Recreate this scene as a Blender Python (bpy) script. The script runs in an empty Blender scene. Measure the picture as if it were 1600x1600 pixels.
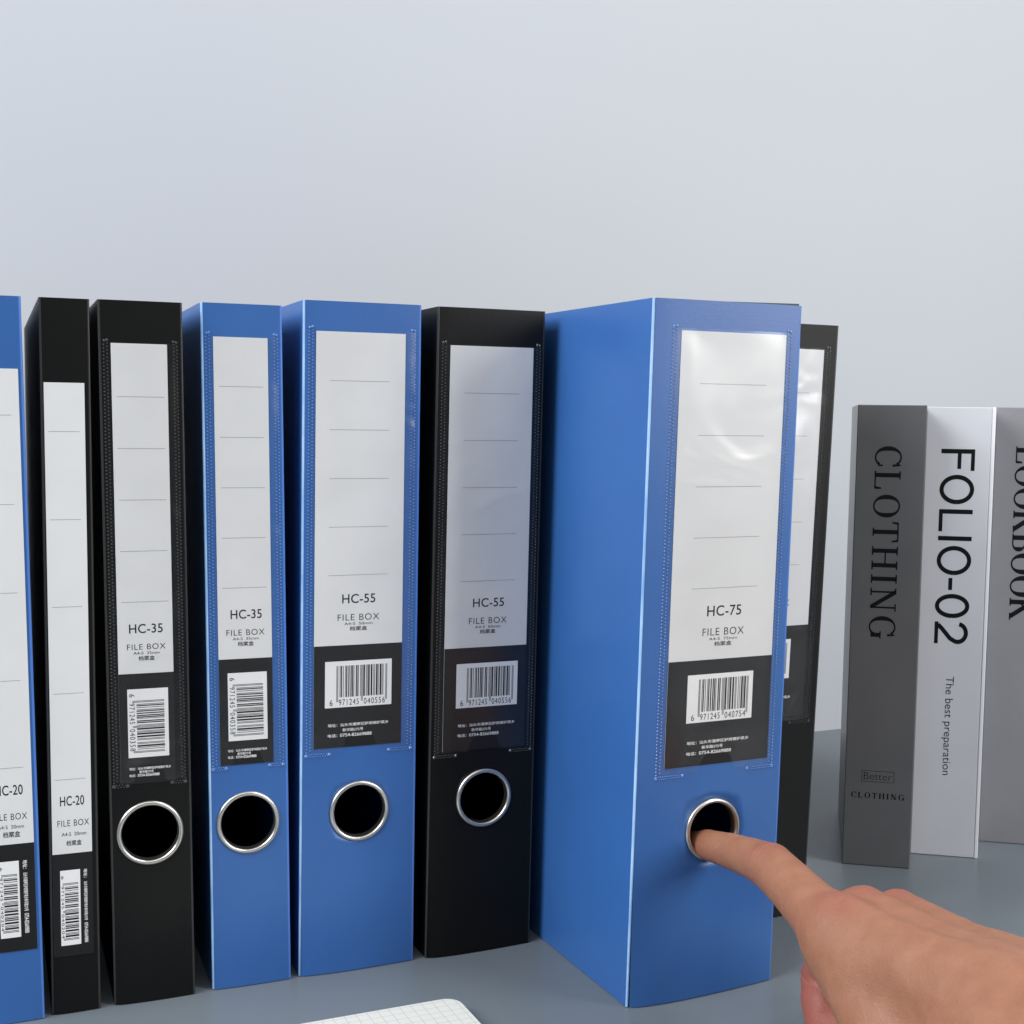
import bpy, bmesh, math, random
import numpy as np
from mathutils import Vector, Matrix

random.seed(7)
S = bpy.context.scene
C = S.collection
MM = 0.001
rad = math.radians

# ------------------------------------------------------------------ camera
cd = bpy.data.cameras.new('camera')
cam = bpy.data.objects.new('camera', cd)
C.objects.link(cam)
cd.sensor_width = 36.0
cd.lens = 36.0 * 2098.88 / 1600
cd.clip_start = 0.01
cd.clip_end = 50
cR = Vector((0.999914, 0.000899, 0.013047))
cU = Vector((-0.013078, 0.068731, 0.997549))
cB = -Vector((0.0, 0.997635, -0.068737))
cam.matrix_world = Matrix(((cR.x, cU.x, cB.x, 0), (cR.y, cU.y, cB.y, 0), (cR.z, cU.z, cB.z, 0.26343), (0, 0, 0, 1)))
S.camera = cam

# ------------------------------------------------------------------ room light
S.view_settings.view_transform = 'Standard'
S.view_settings.look = 'None'
S.view_settings.exposure = 0.0
S.view_settings.gamma = 1.0
w = bpy.data.worlds.new('World')
S.world = w
w.use_nodes = True
w.node_tree.nodes['Background'].inputs['Color'].default_value = (0.86, 0.93, 1.0, 1)
w.node_tree.nodes['Background'].inputs['Strength'].default_value = 0.15


def area(name, loc, target, sx, sy, power, col):
    l = bpy.data.lights.new(name, 'AREA')
    l.shape = 'RECTANGLE'
    l.size, l.size_y = sx, sy
    l.energy = power
    l.color = col
    o = bpy.data.objects.new(name, l)
    C.objects.link(o)
    o.location = loc
    d = Vector(target) - Vector(loc)
    o.rotation_euler = d.to_track_quat('-Z', 'Y').to_euler()
    return o


area('softbox_key', (1.24, 0.0, 0.66), (0.06, 0.60, 0.16), 0.44, 0.66, 13.5, (1.0, 0.985, 0.965))
area('softbox_fill', (-1.38, -0.28, 1.30), (0.05, 0.75, 0.2), 1.2, 1.1, 50.0, (0.97, 0.985, 1.0))
area('added_front_fill', (0.0, -0.40, 2.0), (0.0, 0.75, 0.2), 1.5, 1.0, 9.5, (0.98, 0.99, 1.0))  # unseen fill lamp, added to lift the box fronts and labels
area('added_wall_fill', (1.25, 0.35, 1.95), (0.75, 1.30, 0.35), 0.9, 0.7, 15.0, (0.96, 0.975, 1.0))  # unseen lamp, added to brighten the wall and books at the right


# ------------------------------------------------------------------ materials
def mat(name, col, rough=0.5, metal=0.0, spec=0.5):
    m = bpy.data.materials.new(name)
    m.use_nodes = True
    b = m.node_tree.nodes['Principled BSDF']
    b.inputs['Base Color'].default_value = (*col, 1)
    b.inputs['Roughness'].default_value = rough
    b.inputs['Metallic'].default_value = metal
    b.inputs['Specular IOR Level'].default_value = spec
    return m


def nodes(m):
    return m.node_tree.nodes, m.node_tree.links, m.node_tree.nodes['Principled BSDF']


def noise_bump(m, scale, strength, dist=0.001, detail=2, coord='Object', stretch=None):
    n, l, b = nodes(m)
    tc = n.new('ShaderNodeTexCoord')
    t = n.new('ShaderNodeTexNoise')
    t.inputs['Scale'].default_value = scale
    t.inputs['Detail'].default_value = detail
    src = tc.outputs[coord]
    if stretch:
        mp = n.new('ShaderNodeMapping')
        mp.inputs['Scale'].default_value = stretch
        l.new(src, mp.inputs['Vector'])
        src = mp.outputs['Vector']
    l.new(src, t.inputs['Vector'])
    bp = n.new('ShaderNodeBump')
    bp.inputs['Strength'].default_value = strength
    bp.inputs['Distance'].default_value = dist
    l.new(t.outputs['Fac'], bp.inputs['Height'])
    old = b.inputs['Normal'].links[0].from_socket if b.inputs['Normal'].links else None
    if old:
        l.new(old, bp.inputs['Normal'])
    l.new(bp.outputs['Normal'], b.inputs['Normal'])
    return m


def noise_colour(m, c1, c2, scale, detail=3, lo=0.35, hi=0.65, stretch=None):
    n, l, b = nodes(m)
    tc = n.new('ShaderNodeTexCoord')
    t = n.new('ShaderNodeTexNoise')
    t.inputs['Scale'].default_value = scale
    t.inputs['Detail'].default_value = detail
    src = tc.outputs['Object']
    if stretch:
        mp = n.new('ShaderNodeMapping')
        mp.inputs['Scale'].default_value = stretch
        l.new(src, mp.inputs['Vector'])
        src = mp.outputs['Vector']
    l.new(src, t.inputs['Vector'])
    r = n.new('ShaderNodeValToRGB')
    r.color_ramp.elements[0].position, r.color_ramp.elements[0].color = lo, (*c1, 1)
    r.color_ramp.elements[1].position, r.color_ramp.elements[1].color = hi, (*c2, 1)
    l.new(t.outputs['Fac'], r.inputs['Fac'])
    l.new(r.outputs['Color'], b.inputs['Base Color'])
    return m


def plastic(name, c1, c2, rough, spec=0.5):
    m = mat(name, c1, rough, 0.0, spec)
    noise_colour(m, c1, c2, 14, 3)
    noise_bump(m, 1600, 0.16, 0.0003, 1)
    noise_bump(m, 9, 0.25, 0.004, 1)
    return m


BLUE = plastic('blue_polypropylene', (0.029, 0.112, 0.346), (0.034, 0.125, 0.370), 0.38)
BLUE_FOLD = mat('blue_fold_highlight', (0.34, 0.56, 0.88), 0.34)  # pale colour paints in the light caught along the left fold
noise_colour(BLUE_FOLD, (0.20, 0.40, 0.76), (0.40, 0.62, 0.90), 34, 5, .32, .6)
BLUE_FOLD_FAINT = mat('blue_fold_highlight_faint', (0.075, 0.20, 0.58), 0.32)  # weaker painted highlight for the right fold
BLACK = plastic('black_polypropylene', (0.0042, 0.0043, 0.0045), (0.0056, 0.0057, 0.0058), 0.43, 0.21)
BLACK_FOLD = mat('black_fold_highlight', (0.026, 0.026, 0.025), 0.35)  # grey colour paints in a dim highlight along the black folds
METAL = mat('nickel_plated_steel', (0.66, 0.63, 0.58), 0.33, 1.0)
PAPER = noise_colour(mat('label_paper', (0.78, 0.785, 0.80), 0.55), (0.675, 0.677, 0.680), (0.715, 0.717, 0.720), 22)
DARK_PRINT = mat('black_printed_zone', (0.012, 0.012, 0.013), 0.5, 0.0, 0.25)
INK = mat('black_ink', (0.008, 0.008, 0.009), 0.55, 0.0, 0.2)
INK_GREY = mat('grey_ink', (0.33, 0.335, 0.35), 0.6)
INK_WHITE = mat('white_ink', (0.80, 0.80, 0.80), 0.6)
STICKER = mat('barcode_white', (0.80, 0.80, 0.805), 0.5)


def film_material():
    m = bpy.data.materials.new('clear_pocket_film')
    m.use_nodes = True
    n, l = m.node_tree.nodes, m.node_tree.links
    n.remove(n['Principled BSDF'])
    out = n['Material Output']
    tr = n.new('ShaderNodeBsdfTransparent')
    tr.inputs['Color'].default_value = (0.985, 0.985, 0.985, 1)
    gl = n.new('ShaderNodeBsdfGlossy')
    gl.inputs['Roughness'].default_value = 0.21
    fr = n.new('ShaderNodeLayerWeight')
    fr.inputs['Blend'].default_value = 0.5
    pw = n.new('ShaderNodeMath'); pw.operation = 'POWER'; pw.inputs[1].default_value = 5.0
    sc_ = n.new('ShaderNodeMath'); sc_.operation = 'MULTIPLY_ADD'; sc_.inputs[1].default_value = 0.85; sc_.inputs[2].default_value = 0.046
    l.new(fr.outputs['Facing'], pw.inputs[0])
    l.new(pw.outputs[0], sc_.inputs[0])
    mx = n.new('ShaderNodeMixShader')
    tc = n.new('ShaderNodeTexCoord')
    mp = n.new('ShaderNodeMapping')
    mp.inputs['Scale'].default_value = (14, 14, 22)
    t = n.new('ShaderNodeTexNoise')
    t.inputs['Scale'].default_value = 1.0
    t.inputs['Detail'].default_value = 2
    t.inputs['Distortion'].default_value = 0.8
    bp = n.new('ShaderNodeBump')
    bp.inputs['Strength'].default_value = 0.6
    bp.inputs['Distance'].default_value = 0.005
    l.new(tc.outputs['Object'], mp.inputs['Vector'])
    oi = n.new('ShaderNodeObjectInfo')
    ph = n.new('ShaderNodeMath'); ph.operation = 'MULTIPLY'; ph.inputs[1].default_value = 40.0
    l.new(oi.outputs['Random'], ph.inputs[0])
    l.new(ph.outputs[0], mp.inputs['Location'])
    l.new(mp.outputs['Vector'], t.inputs['Vector'])
    l.new(t.outputs['Fac'], bp.inputs['Height'])
    l.new(bp.outputs['Normal'], gl.inputs['Normal'])
    l.new(bp.outputs['Normal'], fr.inputs['Normal'])
    l.new(sc_.outputs[0], mx.inputs['Fac'])
    l.new(tr.outputs['BSDF'], mx.inputs[1])
    l.new(gl.outputs['BSDF'], mx.inputs[2])
    l.new(mx.outputs['Shader'], out.inputs['Surface'])
    return m


FILM = film_material()
WELD_BLUE = mat('weld_dot_clear_on_blue', (0.12, 0.24, 0.56), 0.2)
WELD_BLACK = mat('weld_dot_clear_on_black', (0.060, 0.060, 0.064), 0.18)
WALL = noise_colour(mat('wall_paint', (0.70, 0.73, 0.78), 0.75), (0.522, 0.543, 0.582), (0.556, 0.582, 0.612), 1.3, 4, .3, .7)
noise_bump(WALL, 260, 0.05, 0.0006, 3)
DESK = noise_colour(mat('desk_laminate', (0.165, 0.192, 0.215), 0.36), (0.141, 0.165, 0.186), (0.153, 0.177, 0.198), 9, 6)
noise_bump(DESK, 900, 0.06, 0.0004, 2)


# ------------------------------------------------------------------ helpers
def link(name, me, m, parent=None):
    if m and not me.materials:
        me.materials.append(m)
    o = bpy.data.objects.new(name, me)
    C.objects.link(o)
    if parent:
        o.parent = parent
    return o


def from_data(name, verts, faces, m, parent=None, smooth=False):
    me = bpy.data.meshes.new(name)
    me.from_pydata([tuple(v) for v in verts], [], faces)
    me.validate()
    if smooth:
        for p in me.polygons:
            p.use_smooth = True
    return link(name, me, m, parent)


def from_bm(name, bm, m, parent=None, smooth=False):
    me = bpy.data.meshes.new(name)
    bmesh.ops.recalc_face_normals(bm, faces=bm.faces)
    bm.to_mesh(me)
    bm.free()
    if smooth:
        for p in me.polygons:
            p.use_smooth = True
    return link(name, me, m, parent)


def empty(name, loc, rz, label, cat, group=None):
    o = bpy.data.objects.new(name, None)
    C.objects.link(o)
    o.location = loc
    o.rotation_euler = (0, 0, rz)
    o.empty_display_size = 0.02
    o['label'] = label
    o['category'] = cat
    if group:
        o['group'] = group
    return o


def box_bm(bm, lo, hi, f=None, bevel=0.0, seg=2):
    vs = [bm.verts.new((x, y, z)) for z in (lo[2], hi[2]) for y in (lo[1], hi[1]) for x in (lo[0], hi[0])]
    fs = [(0, 2, 3, 1), (4, 5, 7, 6), (0, 1, 5, 4), (2, 6, 7, 3), (0, 4, 6, 2), (1, 3, 7, 5)]
    faces = [bm.faces.new([vs[i] for i in q]) for q in fs]
    if bevel:
        es = list({e for fa in faces for e in fa.edges})
        bmesh.ops.bevel(bm, geom=es, offset=bevel, segments=seg, profile=0.5, affect='EDGES')
    return bm


def map_bm(bm, f):
    for v in bm.verts:
        v.co = Vector(f(v.co.x, v.co.y, v.co.z))


def text_mesh(body, offset=0.0, spacing=1.0):
    """outline of a text as flat polygons: (verts Nx2, faces), scaled to nothing yet"""
    cu = bpy.data.curves.new('lettering', 'FONT')
    cu.body = body
    cu.size = 1.0
    cu.resolution_u = 5
    cu.offset = offset
    cu.space_character = spacing
    o = bpy.data.objects.new('lettering', cu)
    C.objects.link(o)
    dg = bpy.context.evaluated_depsgraph_get()
    me = o.evaluated_get(dg).to_mesh()
    V = np.array([(v.co.x, v.co.y) for v in me.vertices]) if len(me.vertices) else np.zeros((0, 2))
    F = [tuple(p.vertices) for p in me.polygons]
    o.evaluated_get(dg).to_mesh_clear()
    bpy.data.objects.remove(o)
    bpy.data.curves.remove(cu)
    return V, F


_text_cache = {}


def text_xy(body, **k):
    key = (body, tuple(sorted(k.items())))
    if key not in _text_cache:
        _text_cache[key] = text_mesh(body, **k)
    return _text_cache[key]


# ------------------------------------------------------------------ serif letters drawn as strokes
def _quad(a, b, wa, wb=None):
    a, b = np.array(a, float), np.array(b, float)
    wb = wa if wb is None else wb
    d = (b - a) / np.linalg.norm(b - a)
    n = np.array((-d[1], d[0]))
    return [a + n * wa / 2, a - n * wa / 2, b - n * wb / 2, b + n * wb / 2]


def _arc(cx, cy, rx, ry, a0, a1, thick, thin, n=28):
    """elliptical stroke that swells at its sides, as quads"""
    q = []
    ts = np.linspace(rad(a0), rad(a1), n)
    def wd(t):
        return thin + (thick - thin) * abs(math.cos(t)) ** 1.6
    for t0, t1 in zip(ts, ts[1:]):
        p = []
        for t, s in ((t0, 0), (t1, 0), (t1, 1), (t0, 1)):
            k = 1 - s * wd(t) / rx if True else 1
            ky = 1 - s * (thin + (wd(t) - thin) * 0.25) / ry
            p.append(np.array((cx + rx * k * math.cos(t), cy + ry * ky * math.sin(t))))
        q.append(p)
    return q


def serif_glyph(ch, TK, TN):
    sv = TN * 0.9
    def stem(x, wd, y0=0.0, y1=1.0):
        return _quad((x, y0), (x, y1), wd)
    def foot(x, half, y):
        return _quad((x - half, y), (x + half, y), sv)
    b, t = sv / 2, 1 - sv / 2
    if ch == 'L':
        return [stem(.14, TK), foot(.14, .14, t), _quad((0, b), (.60, b), sv), _quad((.60 - TN / 2, b), (.62 - TN / 2, .26), TN * 1.6, TN)], .64
    if ch == 'T':
        return [stem(.33, TK), foot(.33, .14, b), _quad((.01, t), (.65, t), sv), _quad((.03, t), (.005, .74), TN * 1.5, TN * .8), _quad((.63, t), (.655, .74), TN * 1.5, TN * .8)], .66
    if ch == 'I':
        return [stem(.15, TK), foot(.15, .15, b), foot(.15, .15, t)], .30
    if ch == 'H':
        return [stem(.15, TK), stem(.65, TK), foot(.15, .15, b), foot(.15, .15, t), foot(.65, .15, b), foot(.65, .15, t), _quad((.15, .52), (.65, .52), sv)], .80
    if ch == 'N':
        return [stem(.13, TN), stem(.67, TN), foot(.13, .13, b), foot(.08, .08, t), foot(.67, .13, t), _quad((.12, .98), (.66, .03), TK)], .80
    if ch == 'O':
        return _arc(.39, .5, .39, .52, 0, 360, TK * 1.05, TN, 48), .78
    if ch == 'C':
        return _arc(.38, .5, .38, .52, 42, 318, TK * 1.05, TN, 40) + [_quad((.645, .98), (.66, .68), TN, TN * 1.3), _quad((.66, .30), (.655, .12), TN, TN * .8)], .68
    if ch == 'G':
        return _arc(.38, .5, .38, .52, 45, 322, TK * 1.05, TN, 40) + [_quad((.645, .98), (.66, .70), TN, TN * 1.3), stem(.66, TK, .06, .42), foot(.66, .13, .43)], .80
    if ch == 'K':
        return [stem(.14, TK), foot(.14, .14, b), foot(.14, .14, t), _quad((.15, .40), (.62, .97), TN * 1.1), _quad((.32, .60), (.68, .03), TK), foot(.60, .12, t), foot(.68, .13, b)], .80
    if ch == 'B':
        g = [stem(.14, TK), _quad((0, t), (.36, t), sv), _quad((0, b), (.38, b), sv), _quad((.14, .53), (.36, .53), sv)]
        g += _arc(.33, .765, .25, .235, -90, 90, TK, sv, 16) + _arc(.36, .265, .29, .265, -90, 90, TK, sv, 16)
        return g, .66
    return [], .4


def serif_text(body, TK=.13, TN=.035, gap=.12):
    V, F, x = [], [], 0.0
    for ch in body:
        qs, adv = serif_glyph(ch, TK, TN)
        for q in qs:
            k = len(V)
            V += [(p[0] + x, p[1]) for p in q]
            F.append((k, k + 1, k + 2, k + 3))
        x += adv + gap
    return np.array(V), F


# ------------------------------------------------------------------ a box's own coordinates
class Frame:
    """u across the spine, d depth (negative = out of the spine), v up; in millimetres, with the box's slight lean"""
    def __init__(self, lean, tilt, bulge=None):
        self.a, self.t = math.tan(lean), math.tan(tilt)
        self.bulge = bulge

    def __call__(self, u, d, v):
        if self.bulge and d < 8:
            d = d - self.bulge(u, v) * (1 - max(d, 0) / 8)
        return ((u + self.a * v) * MM, (d + self.t * v) * MM, v * MM)


def flat(name, parent, fr, V, F, d, m):
    """print: flat polygons at face coordinates (u, v)"""
    return from_data(name, [fr(u, d, v) for u, v in V], F, m, parent)


def fit(V, u0, u1, v0, v1, cw=False):
    """scale the outline so that its bounding box fills u0..u1, v0..v1; cw = reading downwards"""
    V = np.array(V, float)
    lo, hi = V.min(0), V.max(0)
    n = (V - lo) / (hi - lo)
    if cw:
        return np.stack([u0 + n[:, 1] * (u1 - u0), v1 - n[:, 0] * (v1 - v0)], 1)
    return np.stack([u0 + n[:, 0] * (u1 - u0), v0 + n[:, 1] * (v1 - v0)], 1)


def print_text(name, parent, fr, body, rect, d, m, cw=False, **k):
    V, F = text_xy(body, **k)
    # reading order must keep the faces turned outwards whatever the turn
    return flat(name, parent, fr, fit(V, *rect, cw=cw), F, d, m)


def sheet(name, parent, fr, u0, u1, v0, v1, d0, d1, m, nu=3, nv=24):
    """a thin slab from d0 (back) to d1 (front) that follows the spine"""
    V, F = [], []
    for d in (d1, d0):
        for j in range(nv + 1):
            for i in range(nu + 1):
                V.append(fr(u0 + (u1 - u0) * i / nu, d, v0 + (v1 - v0) * j / nv))
    W_, N = nu + 1, (nu + 1) * (nv + 1)
    for j in range(nv):
        for i in range(nu):
            a = j * W_ + i
            F.append((a, a + 1, a + W_ + 1, a + W_))
            F.append((N + a, N + a + W_, N + a + W_ + 1, N + a + 1))
    rim = [i for i in range(W_)] + [j * W_ + nu for j in range(1, nv + 1)] + [nv * W_ + i for i in range(nu - 1, -1, -1)] + [j * W_ for j in range(nv - 1, 0, -1)]
    for a, b in zip(rim, rim[1:] + rim[:1]):
        F.append((a, N + a, N + b, b))
    return from_data(name, V, F, m, parent)


EAN = {'L': '0001101 0011001 0010011 0111101 0100011 0110001 0101111 0111011 0110111 0001011'.split()}
EAN['R'] = [''.join('10'[int(c)] for c in s) for s in EAN['L']]
EAN['G'] = [s[::-1] for s in EAN['R']]
PAR = {'6': 'LGGGLL'}


def ean_bars(code):
    s = '101'
    for c, p in zip(code[1:7], PAR[code[0]]):
        s += EAN[p][int(c)]
    s += '01010'
    for c in code[7:]:
        s += EAN['R'][int(c)]
    return s + '101'


def barcode(card, fr, rect, d, code, cw):
    """white sticker field, bars and digits; cw = turned so that it reads downwards"""
    u0, u1, v0, v1 = rect
    sheet('barcode_field', card, fr, u0, u1, v0, v1, d, d - .08, STICKER, 2, 6)
    bars = ean_bars(code)
    V, F = [], []
    def put(x0, x1, y0, y1):      # x along reading, y up, both 0..1 of the field
        k = len(V)
        for x, y in ((x0, y0), (x1, y0), (x1, y1), (x0, y1)):
            if cw:
                V.append((u0 + y * (u1 - u0), v1 - x * (v1 - v0)))
            else:
                V.append((u0 + x * (u1 - u0), v0 + y * (v1 - v0)))
        F.append((k, k + 1, k + 2, k + 3))
    L, R = (.17, .93)
    i = 0
    while i < 95:
        if bars[i] == '1':
            j = i
            while j < 95 and bars[j] == '1':
                j += 1
            guard = i < 3 or i > 91 or 45 <= i < 50
            put(L + (R - L) * i / 95, L + (R - L) * j / 95, .12 if guard else .22, .90)
            i = j
        else:
            i += 1
    flat('barcode_bars', card, fr, V, F, d - .12, INK)
    VV, FF = [], []
    for grp, x0, x1 in ((code[0], .07, .115), (code[1:7], L + .035, L + .44 * (R - L)), (code[7:], L + .54 * (R - L), R - .03)):
        tv, tf = text_xy(grp, spacing=1.2)
        k = len(VV)
        ru = (x0, x1, .045, .175)
        if cw:
            q = fit(tv, u0 + ru[2] * (u1 - u0), u0 + ru[3] * (u1 - u0), v1 - x1 * (v1 - v0), v1 - x0 * (v1 - v0), cw=True)
        else:
            q = fit(tv, u0 + x0 * (u1 - u0), u0 + x1 * (u1 - u0), v0 + ru[2] * (v1 - v0), v0 + ru[3] * (v1 - v0))
        VV += [tuple(p) for p in q]
        FF += [tuple(a + k for a in f) for f in tf]
    flat('barcode_digits', card, fr, VV, FF, d - .12, INK)


def merge_text(lines):
    V, F = [], []
    for body, rect, cw, kw in lines:
        tv, tf = text_xy(body, **kw)
        k = len(V)
        V += [tuple(p) for p in fit(tv, *rect, cw=cw)]
        F += [tuple(a + k for a in f) for f in tf]
    return V, F


DEPTH = 232.0


def file_box(xy, yaw, w_, H, lean, tilt, colour, label, spec):
    blue = colour == 'blue'
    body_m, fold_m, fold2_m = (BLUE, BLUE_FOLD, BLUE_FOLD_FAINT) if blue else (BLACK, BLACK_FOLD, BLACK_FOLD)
    amp = spec['bulge']

    def bulge(u, v):
        x = min(max(u / w_, 0), 1)
        s = (math.sin(math.pi * x ** .62)) ** .8 if 0 < x < 1 else 0
        k = .12 + .88 * math.exp(-max(v, 0) / 28.0) + .15 * math.exp(-(H - v) / 20.0)
        return amp * s * k
    fr = Frame(lean, tilt, bulge)
    root = empty('file_box', (xy[0] * MM, xy[1] * MM, 0), yaw, label, 'file box', 'upright document file boxes')
    r = 0.95
    # --- shell: sides, back, top and bottom with wall thickness
    fb = Frame(lean, tilt)
    t = 1.1
    bm = bmesh.new()
    prof = [(r * .2, r), (r * .2, DEPTH - 3), (3, DEPTH), (w_ - 3, DEPTH), (w_ - r * .2, DEPTH - 3), (w_ - r * .2, r)]
    prof = [(0, r), (0, DEPTH - 3), (3, DEPTH), (w_ - 3, DEPTH), (w_, DEPTH - 3), (w_, r)]
    inn = [(t, r), (t, DEPTH - 3 - t), (3 + t * .5, DEPTH - t), (w_ - 3 - t * .5, DEPTH - t), (w_ - t, DEPTH - 3 - t), (w_ - t, r)]
    n = len(prof)
    NV = 14
    def ring_pts(pr, v):
        return [bm.verts.new(fb(u, d, v)) for u, d in pr]
    outer = [ring_pts(prof, v) for v in np.linspace(0.4, H - .4, NV)]
    inner = [ring_pts(inn, v) for v in np.linspace(1.5, H - 1.5, NV)]
    for rows in (outer, inner):
        for a, b in zip(rows, rows[1:]):
            for i in range(n - 1):
                bm.faces.new((a[i], a[i + 1], b[i + 1], b[i]))
    for a, b in zip(range(NV - 1), range(1, NV)):
        for i in (0, n - 1):
            bm.faces.new((outer[a][i], outer[b][i], inner[b][i], inner[a][i]))
    for rows_o, rows_i in ((outer[0], inner[0]), (outer[-1], inner[-1])):
        bm.faces.new(rows_o)
        bm.faces.new(rows_i)
        bm.faces.new((rows_o[0], rows_o[-1], rows_i[-1], rows_i[0]))
    from_bm('shell', bm, body_m, root)
    # --- folded vertical edges: a quarter round with a slight ridge
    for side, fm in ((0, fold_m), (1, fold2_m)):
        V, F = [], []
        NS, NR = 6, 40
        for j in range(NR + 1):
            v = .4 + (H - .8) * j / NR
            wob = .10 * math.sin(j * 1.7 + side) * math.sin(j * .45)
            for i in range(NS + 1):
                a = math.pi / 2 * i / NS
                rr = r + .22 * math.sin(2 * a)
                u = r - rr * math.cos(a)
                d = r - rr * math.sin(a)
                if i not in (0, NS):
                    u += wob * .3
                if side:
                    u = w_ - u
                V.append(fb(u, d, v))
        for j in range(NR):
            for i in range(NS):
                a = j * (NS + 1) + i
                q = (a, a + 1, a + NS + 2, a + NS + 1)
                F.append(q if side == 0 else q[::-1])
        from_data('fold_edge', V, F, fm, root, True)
    # --- spine panel with the finger hole punched through
    bm = bmesh.new()
    u0, u1 = r, w_ - r
    hole = spec.get('ring')
    NU = 16
    us = np.linspace(u0, u1, NU + 1)
    def strip(v0, v1, nv):
        vs = np.linspace(v0, v1, nv + 1)
        g = [[bm.verts.new(fr(u, 0, v)) for u in us] for v in vs]
        for j in range(nv):
            for i in range(NU):
                bm.faces.new((g[j][i], g[j][i + 1], g[j + 1][i + 1], g[j + 1][i]))
    HR = 13.4
    if hole:
        hu, hv = hole
        half = max((u1 - u0) / 2, HR + 2)
        va, vb = hv - half, hv + half
        strip(.4, va, 10)
        strip(vb, H - .4, 24)
        sq = [(u, va) for u in us] + [(u1, va + (vb - va) * k / NU) for k in range(1, NU + 1)] + [(u, vb) for u in us[::-1][1:]] + [(u0, vb - (vb - va) * k / NU) for k in range(1, NU)]
        rows = []
        NRD = 5
        for q in range(NRD + 1):
            f = q / NRD
            row = []
            for (u, v) in sq:
                ang = math.atan2((v - (va + vb) / 2) / half, (u - (u0 + u1) / 2) / ((u1 - u0) / 2))
                cu, cv = hu + HR * math.cos(ang), hv + HR * math.sin(ang)
                row.append(bm.verts.new(fr(u + (cu - u) * f, 0, v + (cv - v) * f)))
            rows.append(row)
        rows.append([bm.verts.new(fr(hu + HR * math.cos(math.atan2((v - (va + vb) / 2) / half, (u - (u0 + u1) / 2) / ((u1 - u0) / 2))), 1.2,
                                     hv + HR * math.sin(math.atan2((v - (va + vb) / 2) / half, (u - (u0 + u1) / 2) / ((u1 - u0) / 2))))) for u, v in sq])
        for a, b in zip(rows, rows[1:]):
            for i in range(len(sq)):
                k = (i + 1) % len(sq)
                bm.faces.new((a[i], a[k], b[k], b[i]))
        bmesh.ops.remove_doubles(bm, verts=bm.verts, dist=1e-6)
    else:
        strip(.4, H - .4, 36)
    o = from_bm('spine_panel', bm, body_m, root, True)
    # --- nickel finger ring
    if hole:
        prof = [(14.5, .35), (14.6, -.15), (14.45, -.6), (14.05, -1.0), (13.5, -1.2), (12.95, -1.05), (12.5, -.6), (12.3, 0.1), (12.25, 3.2), (12.6, 3.4)]
        V, F = [], []
        NA = 72
        for k in range(NA):
            a = 2 * math.pi * k / NA
            for rr, d in prof:
                V.append(fr(hole[0] + rr * math.cos(a), d, hole[1] + rr * math.sin(a)))
        P_ = len(prof)
        for k in range(NA):
            for i in range(P_ - 1):
                F.append((k * P_ + i, k * P_ + i + 1, ((k + 1) % NA) * P_ + i + 1, ((k + 1) % NA) * P_ + i))
        bm = bmesh.new()
        me = bpy.data.meshes.new('finger_ring')
        me.from_pydata(V, [], F)
        bm.from_mesh(me)
        bpy.data.meshes.remove(me)
        from_bm('finger_ring', bm, METAL, root, True)
    # --- label card and everything printed on it
    cu0, cu1, cv0, cv1, cvm = spec['card']
    card = sheet('label_card', root, fr, cu0, cu1, cv0, cv1, -.05, -.30, PAPER, 4, 30)
    sheet('black_print_zone', card, fr, cu0, cu1, cv0 - .02, cvm, -.30, -.36, DARK_PRINT, 4, 10)
    l0, l1 = spec['lines_u']
    for v in np.linspace(spec['lines_v'][0], spec['lines_v'][1], 5):
        sheet('ruled_line', card, fr, l0, l1, v - .13, v + .13, -.30, -.34, INK_GREY, 3, 1)
    a, b, c, d_ = spec['code_rect']
    print_text('model_lettering', card, fr, spec['code'], (a, b, c, d_), -.34, INK, spacing=1.05, offset=.008)
    a, b, c, d_ = spec['name_rect']
    print_text('name_lettering', card, fr, 'FILE BOX', (a, b, c, d_), -.34, INK, offset=-.005, spacing=1.12)
    V, F = merge_text([(spec['size_text'], spec['size_rect'], False, {}), ('档案盒', spec['cn_rect'], False, {'offset': .01})])
    flat('size_lettering', card, fr, V, F, -.34, INK)
    barcode(card, fr, spec['bar_rect'], -.36, spec['ean'], spec['bar_cw'])
    if spec['addr']:
        V, F = merge_text(spec['addr'])
        flat('address_lettering', card, fr, V, F, -.40, INK_WHITE)
    # --- clear welded pocket in front of the card, with a thumb notch at its foot
    if 'pocket' in spec:
        pu0, pu1, pv0, pv1 = spec['pocket']
        nu0, nu1 = spec['notch']
        nh = 7.5
        V, F = [], []
        cols = sorted(set(list(np.linspace(pu0, nu0, 5)) + list(np.linspace(nu0, nu1, 9)) + list(np.linspace(nu1, pu1, 6))))
        NVp = 40
        def foot(u):
            if nu0 - .01 <= u <= nu1 + .01:
                x = abs((u - (nu0 + nu1) / 2) / ((nu1 - nu0) / 2))
                return pv0 + nh * (1 - x ** 6)
            return pv0
        for j in range(NVp + 1):
            for u in cols:
                v = foot(u) + (pv1 - foot(u)) * j / NVp
                lift = .55 * min(1, min(u - pu0, pu1 - u) / 4.0)
                V.append(fr(u, -.15 - lift - .12 * math.sin(v * .09 + u * .11), v))
        NC = len(cols)
        for j in range(NVp):
            for i in range(NC - 1):
                a = j * NC + i
                F.append((a, a + 1, a + NC + 1, a + NC))
        from_data('label_pocket', V, F, FILM, root, True)
        V, F = [], []
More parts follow.
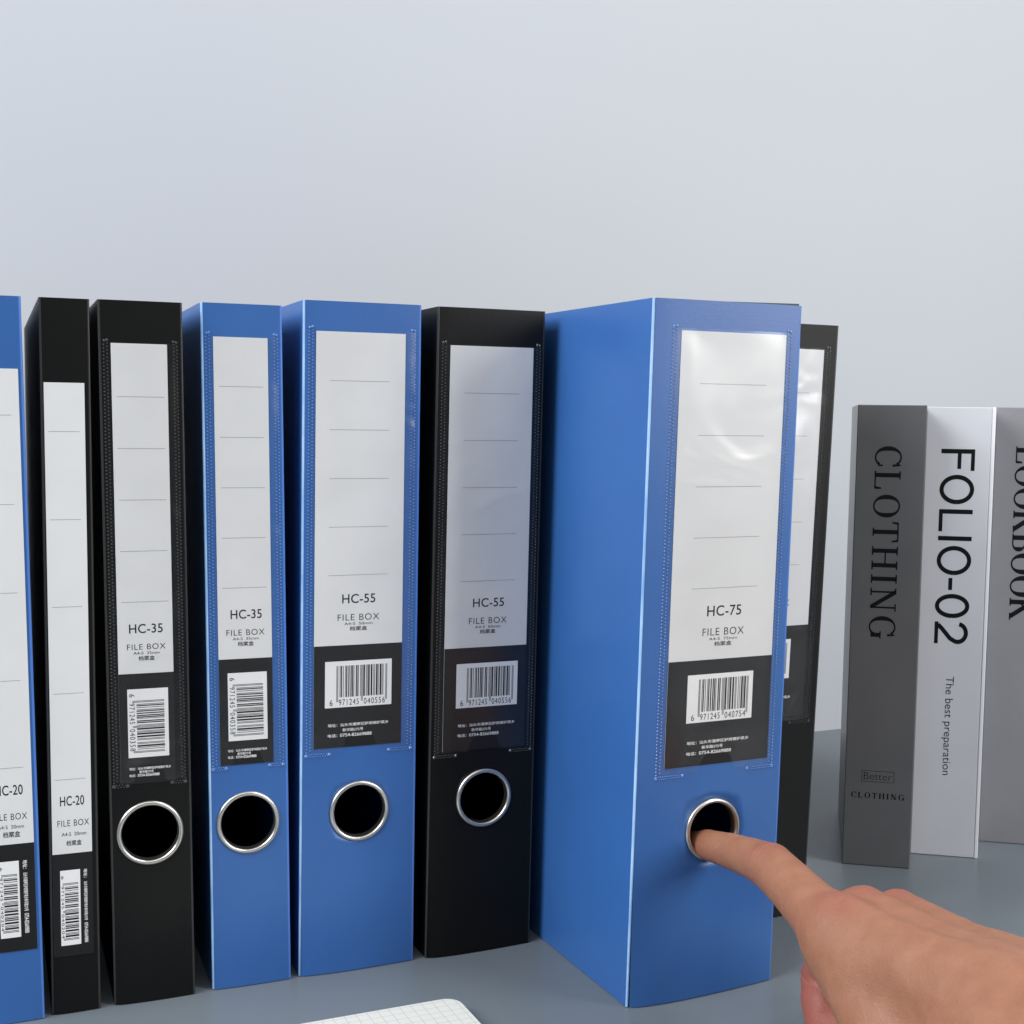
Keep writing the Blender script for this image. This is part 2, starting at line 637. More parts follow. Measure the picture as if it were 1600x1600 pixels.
        def dot(u, v, rr, hgt):
            k = len(V)
            for i in range(6):
                an = math.pi / 3 * i
                V.append(fr(u + rr * math.cos(an), -.10, v + rr * math.sin(an)))
            for i in range(6):
                an = math.pi / 3 * i
                V.append(fr(u + rr * .5 * math.cos(an), -.10 - hgt, v + rr * .5 * math.sin(an)))
            for i in range(6):
                q = (i + 1) % 6
                F.append((k + i, k + q, k + 6 + q, k + 6 + i))
            F.append(tuple(k + 6 + i for i in range(6)))
        pitch = 1.55
        nrow = int((pv1 - pv0) / pitch)
        sw = spec['seam']
        for j in range(nrow + 1):
            v = pv0 + pitch * j
            for s, ub in ((1, pu0), (-1, pu1)):
                dot(ub + s * .0, v, .42, .34)
                dot(ub + s * sw, v + pitch / 2, .42, .34)
        for s, ub, ue in ((1, pu0, nu0), (-1, pu1, nu1)):
            L = abs(ue - ub) * .62
            k = int(L / 1.2)
            for i in range(k + 1):
                dot(ub + s * 1.2 * i, pv0 - 1.0, .40, .34)
                dot(ub + s * (1.2 * i + .6), pv0 - 2.0, .40, .34)
            dot(ub, pv0 - 1.6, .95, .42)
            dot(ub + s * (L + .6), pv0 - 1.5, .95, .42)
            dot(ub + s * .4, pv1 + .6, .7, .4)
            dot(ub + s * sw, pv1 + .9, .7, .4)
        ws = from_data('weld_seam', V, F, WELD_BLUE if blue else WELD_BLACK, root)
        ws['kind'] = 'stuff'
    return root


def spec_ring(w_, wide, model, ean, card, pocket, notch, bulge, lines_u, lines_v, code_rect, name_rect, bar_rect, ring, mm, addr_u, addr_v, seam):
    nr = name_rect
    cx = (nr[0] + nr[1]) / 2
    sw = (nr[1] - nr[0]) * .34
    sv = nr[2] - .9
    t = 'A4-S  %dmm' % mm
    sc = (addr_u[1] - addr_u[0])
    a0 = addr_u[0]
    h = 1.55 * (1 if wide else .8)
    gap = 2.45 * (1 if wide else .62)
    v0 = addr_v
    addr = [('地址：', (a0, a0 + sc * .155, v0 - h, v0), False, {'offset': .012}), ('汕头市潮南区胪岗镇护英乡', (a0 + sc * .20, a0 + sc, v0 - h, v0), False, {'offset': .012}),
            ('新华路275号', (a0 + sc * .24, a0 + sc * .58, v0 - gap - h, v0 - gap), False, {'offset': .012}),
            ('电话：', (a0, a0 + sc * .155, v0 - 2 * gap - h, v0 - 2 * gap), False, {'offset': .012}), ('0754-82669888', (a0 + sc * .20, a0 + sc * .72, v0 - 2 * gap - h, v0 - 2 * gap), False, {'offset': .012})]
    return dict(bulge=bulge * .72, ring=ring, card=card, lines_u=lines_u, lines_v=lines_v, code=model, code_rect=code_rect, name_rect=name_rect,
                size_text=t, size_rect=(cx - sw, cx + sw, sv - 1.25, sv), cn_rect=(cx - sw * .62, cx + sw * .62, sv - 4.0, sv - 1.9),
                bar_rect=bar_rect, bar_cw=not wide, ean=ean, addr=addr, pocket=pocket, notch=notch, seam=seam)


def spec_slim(card, lines_u, lines_v, code_rect, name_rect, size_rect, cn_rect, bar_rect, txt_rect):
    a, b, c, d_ = txt_rect
    L = d_ - c
    addr = [('地址：', (a, b, d_ - L * .12, d_), True, {'offset': .012}), ('汕头市潮南区胪岗镇护英乡新华路275号', (a, b, c + L * .30, d_ - L * .17), True, {'offset': .012}),
            ('0754-82669888', (a, b, c, c + L * .27), True, {'offset': .012})]
    return dict(bulge=.8, card=card, lines_u=lines_u, lines_v=lines_v, code='HC-20', code_rect=code_rect, name_rect=name_rect, size_text='A4-S  20mm',
                size_rect=size_rect, cn_rect=cn_rect, bar_rect=bar_rect, bar_cw=True, ean='6971245040204', addr=addr)


# ------------------------------------------------------------------ the setting: desk and wall
bm = bmesh.new()
box_bm(bm, (-2.2, -0.9, -0.03), (2.4, 2.6, 0.0))
o = from_bm('desk_surface', bm, DESK)
o['kind'] = 'structure'
o['label'] = 'smooth grey blue desk top under the boxes and books'
wy = rad(25.0)
bm = bmesh.new()
box_bm(bm, (-4.0, 0.0, -0.02), (4.0, 0.06, 3.2))
o = from_bm('back_wall', bm, WALL)
o.location = (0.275, 1.142, 0.001)
o.rotation_euler = (0, 0, wy)
o['kind'] = 'structure'
o['label'] = 'plain pale blue grey wall behind the desk'

# ------------------------------------------------------------------ the file boxes, left to right
file_box((-219.57, 562.02), .3735, 20.0, 312.6, -.0205, 0.0, 'blue',
         'narrow blue file box cut off by the left edge of the photo', 
         spec_slim((1.2, 18.0, 32.0, 281.9, 79.0), (3.0, 14.8), (262.5, 112.2), (3.0, 14.2, 100.4, 104.8), (2.0, 15.6, 89.6, 92.4), (3.6, 14.2, 85.8, 87.4), (5.6, 12.6, 82.0, 84.6), (3.4, 11.6, 38.1, 71.6), (13.2, 15.0, 39.5, 71.6)))
file_box((-198.83, 572.47), .3735, 20.5, 312.8, -.0076, 0.0, 'black',
         'narrowest black file box with a white label and no finger ring',
         spec_slim((1.4, 17.9, 26.0, 276.6, 71.8), (3.0, 15.6), (255.8, 104.7), (4.9, 14.9, 93.0, 97.3), (3.7, 16.8, 83.9, 86.7), (5.3, 15.6, 79.6, 81.2), (7.2, 13.6, 75.2, 77.6), (4.4, 12.7, 30.9, 64.4), (14.2, 15.7, 31.3, 64.3)))
s35 = lambda card, ring, l, cr, nr, br, poc, notch, av, lv: spec_ring(36, False, 'HC-35', '6971245040358', card, poc, notch, 1.6, l, lv, cr, nr, br, ring, 35, (8.7, 26.6), av, 1.5)
file_box((-174.57, 583.11), .3700, 35.4, 312.8, -.0165, -.0092, 'black',
         'black file box with the largest looking finger ring, beside the narrowest black box',
         s35((5.0, 28.6, 100.2, 294.0, 149.6), (17.1, 77.4), (7.0, 27.0), (9.9, 24.3, 167.5, 171.6), (8.9, 25.4, 160.2, 162.7), (8.5, 26.0, 112.0, 142.7), (2.0, 32.9, 101.0, 294.3), (10.5, 24.6), 107.6, (271.1, 181.4)))
file_box((-134.68, 600.80), .3700, 36.2, 313.8, -.0151, 0.0, 'blue',
         'medium narrow blue file box between the black ringed box and the wider blue box',
         s35((5.2, 29.5, 104.4, 298.5, 153.2), (17.5, 77.0), (7.5, 27.3), (10.9, 25.0, 171.5, 175.7), (8.9, 26.2, 163.9, 166.6), (9.1, 26.9, 115.5, 146.8), (1.9, 34.0, 104.4, 299.3), (10.5, 25.0), 111.6, (276.5, 185.7)))
s55 = lambda card, ring, l, cr, nr, br, poc, notch, au, av, lv: spec_ring(56, True, 'HC-55', '6971245040556', card, poc, notch, 3.0, l, lv, cr, nr, br, ring, 50, au, av, 1.7)
file_box((-97.64, 616.75), .3822, 56.3, 316.8, .0025, -.0082, 'blue',
         'wide blue file box in the middle of the row, left of the wide black one',
         s55((6.0, 48.6, 108.6, 302.6, 157.0), (28.6, 77.2), (12.6, 41.1), (19.2, 35.2, 176.7, 181.0), (17.1, 37.2, 168.6, 171.6), (11.3, 43.6, 127.6, 149.5), (2.7, 53.6, 107.0, 303.5), (19.5, 37.0), (12.8, 42.3), 120.0, (280.2, 190.0)))
file_box((-39.63, 640.11), .3997, 55.6, 316.6, .0087, -.0076, 'black',
         'wide black file box standing right beside the blue box being pulled out',
         s55((6.6, 49.6, 102.0, 298.2, 152.5), (28.8, 77.4), (14.0, 42.5), (20.8, 37.1, 172.2, 176.5), (18.9, 38.7, 164.0, 167.0), (13.0, 45.2, 123.0, 144.7), (2.7, 53.4, 101.2, 298.8), (19.5, 37.0), (14.2, 44.2), 115.1, (275.8, 185.0)))
s75 = spec_ring(78, True, 'HC-75', '6971245040754', (14.4, 70.0, 108.2, 303.2, 156.5), (10.2, 72.9, 105.6, 304.2), (31.5, 51.4), 5.0, (24.8, 60.0), (280.3, 189.0),
                (33.6, 51.9, 176.2, 181.0), (31.6, 53.8, 167.4, 170.8), (24.8, 60.0, 128.0, 149.9), (41.6, 77.4), 75, (25.6, 58.9), 119.6, 1.9)
pulled = file_box((54.33, 587.53), .4311, 78.16, 317.1, .0117, -.0165, 'blue',
         'widest blue file box pulled forward, with a finger hooked into its ring', s75)
bm = bmesh.new()
box_bm(bm, (34.0, 1.3, 315.4), (77.6, 70.0, 317.75), bevel=.25)
map_bm(bm, Frame(.0117, -.0165))
for v in bm.verts:      # the loose top flap stands up a little towards the right
    v.co.z -= max(0, (64 - v.co.x / MM) / 30) * 1.0 * MM
from_bm('top_flap', bm, mat('dark_blue_flap', (.010, .020, .055), .5), pulled)
s8 = spec_ring(67, True, 'HC-75', '6971245040754', (10.0, 58.0, 108.2, 302.0, 156.8), (6.0, 62.2, 106.2, 302.6), (24.0, 43.0), 3.0, (18.0, 50.0), (279.3, 189.0),
               (25.6, 42.9, 176.2, 181.0), (23.6, 44.8, 167.4, 170.8), (16.0, 47.2, 128.9, 149.7), (27.0, 77.4), 75, (17.6, 48.9), 119.6, 1.9)
file_box((100.13, 681.53), .4414, 67.0, 315.5, .0379, 0.0, 'black',
         'dark file box mostly hidden behind the right side of the widest blue box', s8)


# ------------------------------------------------------------------ books
def book(xy, yaw, w_, H, lean, depth, cover, label, page_m, edge_m=None):
    root = empty('book', (xy[0] * MM, xy[1] * MM, 0), yaw, label, 'book', 'books standing in front of the wall')
    fr = Frame(lean, 0)
    bt = 2.2
    bm = bmesh.new()
    box_bm(bm, (0, 0, 0.2), (w_ - (bt + .05 if edge_m else 0), 2.0, H), bevel=.45)
    map_bm(bm, fr)
    from_bm('spine', bm, cover, root)
    for a, b, d0, m in ((0.05, bt, 2.03, cover), (w_ - bt, w_ - .05, -.2 if edge_m else 2.03, edge_m or cover)):
        bm = bmesh.new()
        box_bm(bm, (a, d0, 0.1), (b, depth, H + .1), bevel=.4)
        map_bm(bm, fr)
        from_bm('cover_board', bm, m, root)
    bm = bmesh.new()
    box_bm(bm, (bt + .2, 2.4, 3), (w_ - bt - .2, depth - 4, H - 3))
    map_bm(bm, fr)
    from_bm('page_block', bm, page_m, root)
    return root, fr


def cover_mat(name, c1, c2, rough):
    m = mat(name, c1, rough)
    noise_colour(m, c1, c2, 25, 4)
    noise_bump(m, 700, .08, .0004, 2)
    return m


DARKGREY = cover_mat('dark_grey_cover', (0.112, 0.114, 0.118), (0.126, 0.128, 0.132), .28)
PALE = cover_mat('pale_grey_cover', (0.58, 0.59, 0.63), (0.61, 0.62, 0.66), .42)
MIDGREY = cover_mat('mid_grey_cover', (0.225, 0.227, 0.243), (0.245, 0.247, 0.263), .42)
WHITE_EDGE = mat('white_cover_edge', (0.80, 0.81, 0.84), .5)
PAGES = noise_bump(mat('page_edges', (0.72, 0.70, 0.65), .8), 60, .4, .001, 2, stretch=(60, 1, 1))
INK_DARK = mat('dark_foil_ink', (0.006, 0.0065, 0.0075), .5, 0.0, 0.15)

bk, fr = book((200.74, 790.20), -.2173, 39.0, 274.75, .0046, 115, DARKGREY, 'dark grey book reading CLOTHING on its spine', PAGES)
V, F = serif_text('CLOTHING', .145, .06, .17)
flat('title_lettering', bk, fr, fit(V, 10.6, 25.9, 137.1, 250.7, cw=True), F, -.06, INK_DARK)
print_text('small_lettering', bk, fr, 'Better', (10.9, 27.1, 52.4, 56.6), -.06, INK_DARK, offset=-.015)
V, F = [], []
for (a, b, c, d_) in ((9.6, 28.4, 51.1, 51.35), (9.6, 28.4, 57.5, 57.75), (9.6, 9.85, 51.35, 57.5), (28.15, 28.4, 51.35, 57.5)):
    k = len(V)
    V += [(a, c), (b, c), (b, d_), (a, d_)]
    F.append((k, k + 1, k + 2, k + 3))
flat('lettering_frame', bk, fr, V, F, -.06, INK_DARK)
V, F = serif_text('CLOTHING', .19, .07, .26)
flat('small_lettering', bk, fr, fit(V, 4.0, 34.5, 41.0, 44.6), F, -.06, INK_DARK)

bk, fr = book((247.81, 811.04), -.2175, 39.6, 274.25, .0044, 115, PALE, 'pale grey book reading FOLIO-02 on its spine', PAGES, WHITE_EDGE)
V, F = [], []


def bar(x0, x1, y0, y1):
    k = len(V)
    V.extend([(x0, y0), (x1, y0), (x1, y1), (x0, y1)])
    F.append((k, k + 1, k + 2, k + 3))


def band(pts, wd):
    p = np.array(pts, float)
    d = np.gradient(p, axis=0)
    d /= np.linalg.norm(d, axis=1)[:, None]
    nn = np.stack([-d[:, 1], d[:, 0]], 1) * wd / 2
    k = len(V)
    for a_, b_ in zip(p + nn, p - nn):
        V.extend([tuple(a_), tuple(b_)])
    for i in range(len(p) - 1):
        F.append((k + 2 * i, k + 2 * i + 1, k + 2 * i + 3, k + 2 * i + 2))


ST = .125
bar(0, ST, 0, 1); bar(ST, .60, 1 - ST * .9, 1); bar(ST, .55, .49, .49 + ST * .9)                      # F
for cx_, rx_ in ((1.125, .41), (3.11, .41), (4.39, .34)):                                             # O O 0
    band([(cx_ + (rx_ - ST / 2) * math.cos(t), .5 + (.515 - ST / 2) * math.sin(t)) for t in np.linspace(0, 2 * math.pi, 57)], ST)
bar(1.68, 1.68 + ST, 0, 1); bar(1.68 + ST, 2.30, 0, ST * .9)                                         # L
bar(2.43, 2.43 + ST, 0, 1)                                                                           # I
bar(3.60, 3.94, .36, .36 + ST * .95)                                                                 # hyphen
arc2 = [(5.145 + .25 * math.cos(t), .70 + .245 * math.sin(t)) for t in np.linspace(rad(172), rad(-28), 26)]
band(arc2 + [(5.30, .47), (5.17, .35), (5.03, .22), (4.925, .10)], ST)
bar(4.84, 5.46, 0, ST * .9)
flat('title_lettering', bk, fr, fit(V, 8.9, 28.8, 131.2, 249.2, cw=True), F, -.06, INK_DARK)
print_text('small_lettering', bk, fr, 'The best preparation', (15.6, 21.6, 50.4, 111.2), -.06, INK, cw=True, offset=-.004)

bk, fr = book((299.09, 837.21), -.2182, 38.0, 274.9, .0048, 115, MIDGREY, 'grey book reading LOOKBOOK, cut off by the right edge of the photo', PAGES)
V, F = serif_text('LOOKBOOK', .17, .06, .05)
flat('title_lettering', bk, fr, fit(V, 12.0, 27.5, 142.4, 250.9, cw=True), F, -.06, INK_DARK)

# ------------------------------------------------------------------ notebook lying open in front
GRID = mat('grid_paper', (0.74, 0.745, 0.70), .7)
n, l, b = nodes(GRID)
tc = n.new('ShaderNodeTexCoord')
sep = n.new('ShaderNodeSeparateXYZ')
l.new(tc.outputs['Object'], sep.inputs[0])
prev = None
for ax in (0, 1):
    m1 = n.new('ShaderNodeMath'); m1.operation = 'ADD'; m1.inputs[1].default_value = 0.0020 + 1.0
    l.new(sep.outputs[ax], m1.inputs[0])
    m2 = n.new('ShaderNodeMath'); m2.operation = 'MODULO'; m2.inputs[1].default_value = 0.005
    l.new(m1.outputs[0], m2.inputs[0])
    m3 = n.new('ShaderNodeMath'); m3.operation = 'LESS_THAN'; m3.inputs[1].default_value = 0.00022
    l.new(m2.outputs[0], m3.inputs[0])
    if prev is None:
        prev = m3
    else:
        mm_ = n.new('ShaderNodeMath'); mm_.operation = 'MAXIMUM'
        l.new(prev.outputs[0], mm_.inputs[0]); l.new(m3.outputs[0], mm_.inputs[1])
        prev = mm_
mix = n.new('ShaderNodeMix'); mix.data_type = 'RGBA'
mix.inputs['A'].default_value = (0.60, 0.605, 0.565, 1)
mix.inputs['B'].default_value = (0.36, 0.365, 0.345, 1)
l.new(prev.outputs[0], mix.inputs['Factor'])
l.new(mix.outputs['Result'], b.inputs['Base Color'])


def rounded_slab(name, x0, x1, y0, y1, z0, z1, rc, m, parent, lip=.4):
    pts = []
    for cx, cy, a0 in ((x1 - rc, y1 - rc, 0), (x0 + rc, y1 - rc, 90), (x0 + rc, y0 + rc, 180), (x1 - rc, y0 + rc, 270)):
        for k in range(9):
            a = rad(a0 + 90 * k / 8)
            pts.append((cx + rc * math.cos(a), cy + rc * math.sin(a)))
    cx, cy = (x0 + x1) / 2, (y0 + y1) / 2
    V, F, N = [], [], len(pts)
    for z, ins in ((z0, 0), (z1 - lip, 0), (z1, lip)):
        for x, y in pts:
            d = math.hypot(x - cx, y - cy)
            V.append(((x - (x - cx) / d * ins) * MM, (y - (y - cy) / d * ins) * MM, z * MM))
    for r_ in range(2):
        for i in range(N):
            k = (i + 1) % N
            F.append((r_ * N + i, r_ * N + k, (r_ + 1) * N + k, (r_ + 1) * N + i))
    F.append(tuple(2 * N + i for i in range(N)))
    F.append(tuple(reversed(range(N))))
    return from_data(name, V, F, m, parent)


nb = empty('notebook', (-22.2 * MM, 583.5 * MM, 0), rad(24.0), 'open notebook with squared paper lying on the desk before the boxes', 'notebook')
rounded_slab('cover', -145, 1.0, -209, 1.0, 0.1, 1.3, 7.5, mat('notebook_cover', (.10, .11, .12), .6), nb, .2)
rounded_slab('page_block', -144.4, .2, -208, .2, 1.3, 5.7, 7.2, PAGES, nb, .1)
rounded_slab('top_page', -144.3, .1, -207.9, .1, 5.72, 5.95, 7.2, GRID, nb, .1)


# ------------------------------------------------------------------ the hand: one continuous skin grown from rounded bones
def cones(chain):
    return [(np.array(a[:3]), np.array(b[:3]), a[3], b[3]) for a, b in zip(chain, chain[1:])]


index = [(85.2, 619.8, 64.6, 6.1), (91.5, 602.2, 70.6, 6.9), (100.0, 588.3, 72.3, 7.9), (106.7, 574.3, 73.8, 8.7), (112.3, 560.4, 74.9, 10.0), (117.4, 541.2, 72.9, 10.4), (123.1, 522.9, 69.3, 11.5), (129.5, 509.6, 66.0, 13.5)]
middle = [(142.4, 527.5, 63.9, 13), (139.8, 541.6, 50.3, 11), (135.3, 557.2, 28.7, 9.6), (133.6, 548.2, 21.3, 9.5), (133.4, 540.0, 15.0, 9.0), (149.8, 521.7, 21.6, 7.8)]
ring_f = [(161.7, 545.1, 57.4, 12), (158.8, 580.7, 20.5, 9), (160.3, 559.3, 15.5, 8), (168.7, 537.7, 22.6, 7.3)]
pinky = [(180.8, 558.4, 46.5, 11), (182.8, 584.4, 16.4, 8), (182.3, 564.4, 17.8, 7.2), (187.4, 546.8, 22.9, 6.5)]
thumb = [(163.6, 426.9, 57.5, 17), (146.0, 450.3, 33.4, 13.5), (137.5, 464.5, 21.2, 10.5), (128.3, 488.9, 11.8, 8)]
web = [(131.6, 505.2, 59.6, 13.6), (141.0, 466.5, 36.0, 15.5)]
metas = [[(129.5, 509.6, 66.0, 13.5), (162.9, 449.3, 63.6, 16)], [(142.4, 527.5, 63.9, 13), (170.9, 459.2, 61.6, 17)],
         [(161.7, 545.1, 57.4, 12), (179.8, 471.2, 61.1, 15)], [(180.8, 558.4, 46.5, 11), (189.0, 482.9, 56.1, 14)]]
palm_fill = [[(135, 512, 50, 12), (165, 450, 52, 15)], [(155, 535, 45, 11), (176, 465, 50, 15)]]
arm = [[(169.5, 455.1, 59.9, 18), (196.6, 412.5, 67.1, 22), (222.5, 357.9, 75.6, 26)], [(184.4, 476.9, 56.3, 17), (212.1, 432.5, 66.4, 22), (236.9, 373.1, 77.2, 26)]]
tendons = [[(130.5, 507, 76.2, 2.4), (150, 472, 77.6, 2.0), (170, 440, 79.0, 1.5)], [(144, 525, 73.8, 2.4), (160, 487, 75.4, 2.0), (180, 445, 78.0, 1.5)],
           [(162.8, 543, 66.4, 2.2), (174, 503, 70.5, 1.8), (188, 462, 73.0, 1.5)]]

VX = 1.05
allp = np.array([p[:3] for ch in [index, middle, ring_f, pinky, thumb] + metas + arm for p in ch])
lo, hi = allp.min(0) - 32, allp.max(0) + 32
dims = np.ceil((hi - lo) / VX).astype(int)
gx, gy, gz = [lo[i] + VX * np.arange(dims[i], dtype=np.float32) for i in range(3)]
BIG = np.float32(40.0)


def field(chs, k):
    D = np.full(tuple(dims), BIG, np.float32)
    for ch in chs:
        for a, b, ra, rb in cones(ch):
            pad = max(ra, rb) + 24
            i0 = np.maximum(((np.minimum(a, b) - pad - lo) / VX).astype(int), 0)
            i1 = np.minimum(((np.maximum(a, b) + pad - lo) / VX).astype(int) + 1, dims)
            if (i1 <= i0).any():
                continue
            sl = tuple(slice(x, y) for x, y in zip(i0, i1))
            X, Y, Z = gx[sl[0]][:, None, None], gy[sl[1]][None, :, None], gz[sl[2]][None, None, :]
            ab = (b - a).astype(np.float32)
            t = ((X - a[0]) * ab[0] + (Y - a[1]) * ab[1] + (Z - a[2]) * ab[2]) / float(ab @ ab)
            t = np.clip(t, 0, 1)
            dd = np.sqrt((X - a[0] - ab[0] * t) ** 2 + (Y - a[1] - ab[1] * t) ** 2 + (Z - a[2] - ab[2] * t) ** 2) - (ra + (rb - ra) * t)
            cur = D[sl]
            hh = np.maximum(k - np.abs(cur - dd), 0) / k
            D[sl] = np.minimum(cur, dd) - hh * hh * k * .25
    return D


def smin(a, b, k):
    hh = np.maximum(k - np.abs(a - b), 0) / k
    return np.minimum(a, b) - hh * hh * k * .25


palm = field(metas + palm_fill, 7.0)
palm = smin(palm, field(arm, 10.0), 14.0)
palm = smin(palm, field([web, thumb], 8.0), 12.0)
sd = palm
for fch, kk in ((index, 6.0), (middle, 2.2), (ring_f, 2.2), (pinky, 2.2)):
    sd = smin(sd, field([fch], .6), kk)
sd = smin(sd, field(tendons, 2.0), 9.0)


def surface_nets(D):
    sgn = D < 0
    nx, ny, nz = D.shape
    corners = [(i, j, k) for i in (0, 1) for j in (0, 1) for k in (0, 1)]
    cnt = np.zeros((nx - 1, ny - 1, nz - 1), np.int8)
    for i, j, k in corners:
        cnt += sgn[i:nx - 1 + i, j:ny - 1 + j, k:nz - 1 + k]
    act = (cnt > 0) & (cnt < 8)
    idx = np.argwhere(act)
    ids = np.full(act.shape, -1, np.int64)
    ids[act] = np.arange(len(idx))
    acc = np.zeros((len(idx), 3)); num = np.zeros(len(idx))
    for a in corners:
        for ax in range(3):
            if a[ax]:
                continue
            b = list(a); b[ax] = 1
            da = D[idx[:, 0] + a[0], idx[:, 1] + a[1], idx[:, 2] + a[2]]
            db = D[idx[:, 0] + b[0], idx[:, 1] + b[1], idx[:, 2] + b[2]]
            cr = (da < 0) != (db < 0)
            t = np.where(cr, da / np.where(cr, da - db, 1), 0)
            p = np.tile(np.array(a, float), (len(idx), 1))
            p[:, ax] += t
            acc += p * cr[:, None]; num += cr
    P = idx + acc / num[:, None]
    quads = []
    for ax in range(3):
        o1, o2 = [(1, 2), (2, 0), (0, 1)][ax]
        s0 = [slice(1, n - 1) for n in D.shape]; s1 = list(s0)
        s0[ax] = slice(0, D.shape[ax] - 1); s1[ax] = slice(1, D.shape[ax])
        A, B = sgn[tuple(s0)], sgn[tuple(s1)]
        e = np.argwhere(A != B)
        flip = A[tuple(e.T)]
        base = e.copy()
        for q in range(3):
            if q != ax:
                base[:, q] += 1
        def cid(d1, d2):
            c = base.copy(); c[:, o1] -= d1; c[:, o2] -= d2
            return ids[tuple(c.T)]
        Q = np.stack([cid(1, 1), cid(0, 1), cid(0, 0), cid(1, 0)], 1)
        Q[~flip] = Q[~flip][:, ::-1]
        quads.append(Q)
    return P, np.concatenate(quads)


P, Q = surface_nets(sd)
P = P * VX + lo
# relax the surface a little
for _ in range(3):
    acc = np.zeros_like(P); num = np.zeros(len(P))
    for a, b in ((0, 1), (1, 2), (2, 3), (3, 0)):
        np.add.at(acc, Q[:, a], P[Q[:, b]]); np.add.at(num, Q[:, a], 1)
        np.add.at(acc, Q[:, b], P[Q[:, a]]); np.add.at(num, Q[:, b], 1)
    P = P + .5 * (acc / num[:, None] - P)
hand_o = np.array((165.0, 460.0, 0.0))
me = bpy.data.meshes.new('hand')
me.from_pydata([tuple(p) for p in ((P - hand_o) * MM)], [], [tuple(int(x) for x in q) for q in Q])
me.update()
for p in me.polygons:
    p.use_smooth = True
# skin that is redder over the knuckles and the curled fingers, and where folds cross the finger
red = np.zeros(len(P))
def near(c, r_):
    return np.exp(-((P - np.array(c)) ** 2).sum(1) / (r_ * r_))
for c, r_, a_ in (((112, 560, 84), 8, .42), ((131, 508, 80), 12, .42), ((145, 526, 77), 12, .5), ((163, 544, 70), 12, .6), ((132, 550, 24), 19, 1.25), ((133, 540, 15), 17, 1.25), ((92, 603, 68), 10, .45), ((181, 558, 56), 11, .6)):
    red = np.maximum(red, np.minimum(a_ * near(c, r_), 1.0))
at = me.attributes.new('redness', 'FLOAT', 'POINT')
at.data.foreach_set('value', red.astype(np.float32))
fold = np.zeros(len(P))
axis = np.array((112.3 - 106.7, 560.4 - 574.3, 1.1)); axis /= np.linalg.norm(axis)
s_ = (P - np.array((111.0, 563.0, 84.0))) @ axis
for off, amp in ((-4.2, .7), (-1.6, 1.0), (1.2, .9), (4.0, .6)):
    lat = P - np.array((111.0, 563.0, 84.0)) - np.outer(s_, axis)
    fold += amp * np.exp(-((s_ - off + .08 * lat[:, 0] + .5 * np.sin(lat[:, 0] * .5 + off)) / .55) ** 2) * near((111.5, 562.0, 84.5), 9.5)
# creases over the curled middle finger's joint, faint creases over the knuckles, a small mole
yy = P[:, 2] - 29.0 + .25 * (P[:, 0] - 128)
fold += 1.1 * np.exp(-(yy / .7) ** 2) * near((128, 556, 29), 9)
fold += .5 * np.exp(-((yy + 4.0) / .6) ** 2) * near((128, 553, 25), 8)
for c in ((131, 508, 80), (145, 526, 77), (163, 544, 70)):
    q_ = (P - np.array(c)) @ np.array((.45, -.88, .1))
    for off in (-3.5, -.4, 2.6):
        fold += .28 * np.exp(-((q_ - off + .6 * np.sin(P[:, 0] * .7 + off)) / .6) ** 2) * near(c, 7)
fold += 2.0 * near((132.5, 507.5, 79.6), 1.05)
at = me.attributes.new('fold', 'FLOAT', 'POINT')
at.data.foreach_set('value', fold.astype(np.float32))
SKIN = mat('skin', (.50, .26, .17), .52)
n, l, b = nodes(SKIN)
b.inputs['Subsurface Weight'].default_value = .12
b.inputs['Subsurface Radius'].default_value = (1.0, .35, .2)
b.inputs['Subsurface Scale'].default_value = .0035
b.inputs['Specular IOR Level'].default_value = .38
tc = n.new('ShaderNodeTexCoord')
t1 = n.new('ShaderNodeTexNoise'); t1.inputs['Scale'].default_value = 120; t1.inputs['Detail'].default_value = 8
l.new(tc.outputs['Object'], t1.inputs['Vector'])
rp = n.new('ShaderNodeValToRGB')
rp.color_ramp.elements[0].position, rp.color_ramp.elements[0].color = .30, (.285, .122, .070, 1)
rp.color_ramp.elements[1].position, rp.color_ramp.elements[1].color = .70, (.332, .152, .090, 1)
l.new(t1.outputs['Fac'], rp.inputs['Fac'])
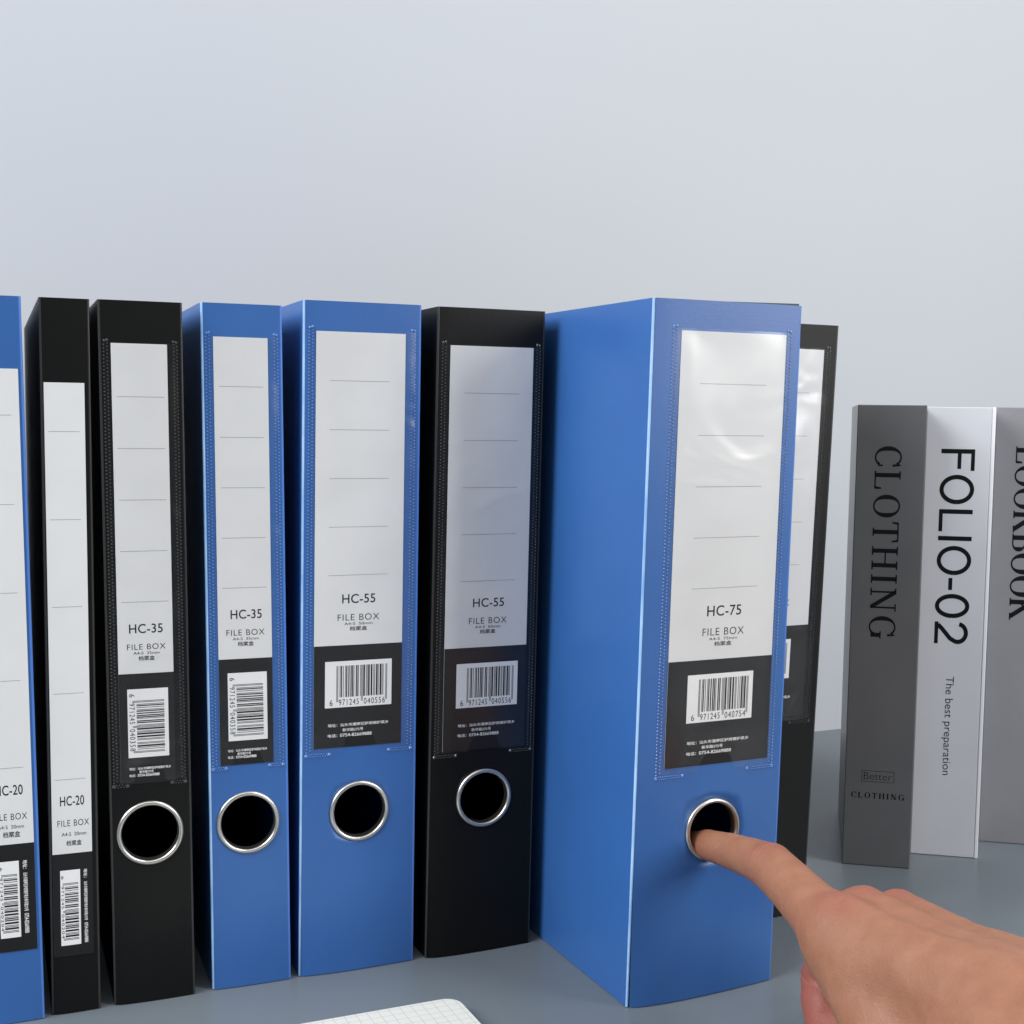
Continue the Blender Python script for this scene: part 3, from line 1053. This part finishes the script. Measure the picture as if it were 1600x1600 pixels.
ra = n.new('ShaderNodeAttribute'); ra.attribute_name = 'redness'
mx = n.new('ShaderNodeMix'); mx.data_type = 'RGBA'
mx.inputs['B'].default_value = (.30, .090, .068, 1)
l.new(ra.outputs['Fac'], mx.inputs['Factor'])
l.new(rp.outputs['Color'], mx.inputs['A'])
fa = n.new('ShaderNodeAttribute'); fa.attribute_name = 'fold'
mx2 = n.new('ShaderNodeMix'); mx2.data_type = 'RGBA'
mx2.inputs['B'].default_value = (.33, .125, .09, 1)
mf = n.new('ShaderNodeMath'); mf.operation = 'MULTIPLY'; mf.inputs[1].default_value = .45
l.new(fa.outputs['Fac'], mf.inputs[0])
l.new(mf.outputs[0], mx2.inputs['Factor'])
l.new(mx.outputs['Result'], mx2.inputs['A'])
l.new(mx2.outputs['Result'], b.inputs['Base Color'])
v1 = n.new('ShaderNodeTexVoronoi'); v1.inputs['Scale'].default_value = 780; v1.feature = 'DISTANCE_TO_EDGE'
l.new(tc.outputs['Object'], v1.inputs['Vector'])
b1 = n.new('ShaderNodeBump'); b1.inputs['Strength'].default_value = .40; b1.inputs['Distance'].default_value = .0005
l.new(v1.outputs['Distance'], b1.inputs['Height'])
t2 = n.new('ShaderNodeTexNoise'); t2.inputs['Scale'].default_value = 150; t2.inputs['Detail'].default_value = 4
l.new(tc.outputs['Object'], t2.inputs['Vector'])
b2 = n.new('ShaderNodeBump'); b2.inputs['Strength'].default_value = .38; b2.inputs['Distance'].default_value = .0013
l.new(t2.outputs['Fac'], b2.inputs['Height'])
l.new(b1.outputs['Normal'], b2.inputs['Normal'])
b3 = n.new('ShaderNodeBump'); b3.inputs['Strength'].default_value = .7; b3.inputs['Distance'].default_value = .0008; b3.invert = True
l.new(fa.outputs['Fac'], b3.inputs['Height'])
l.new(b2.outputs['Normal'], b3.inputs['Normal'])
l.new(b3.outputs['Normal'], b.inputs['Normal'])
hand = link('hand', me, SKIN)
hand.location = hand_o * MM
hand['label'] = 'bare hand with its index finger hooked in the ring of a blue box'
hand['category'] = 'hand'
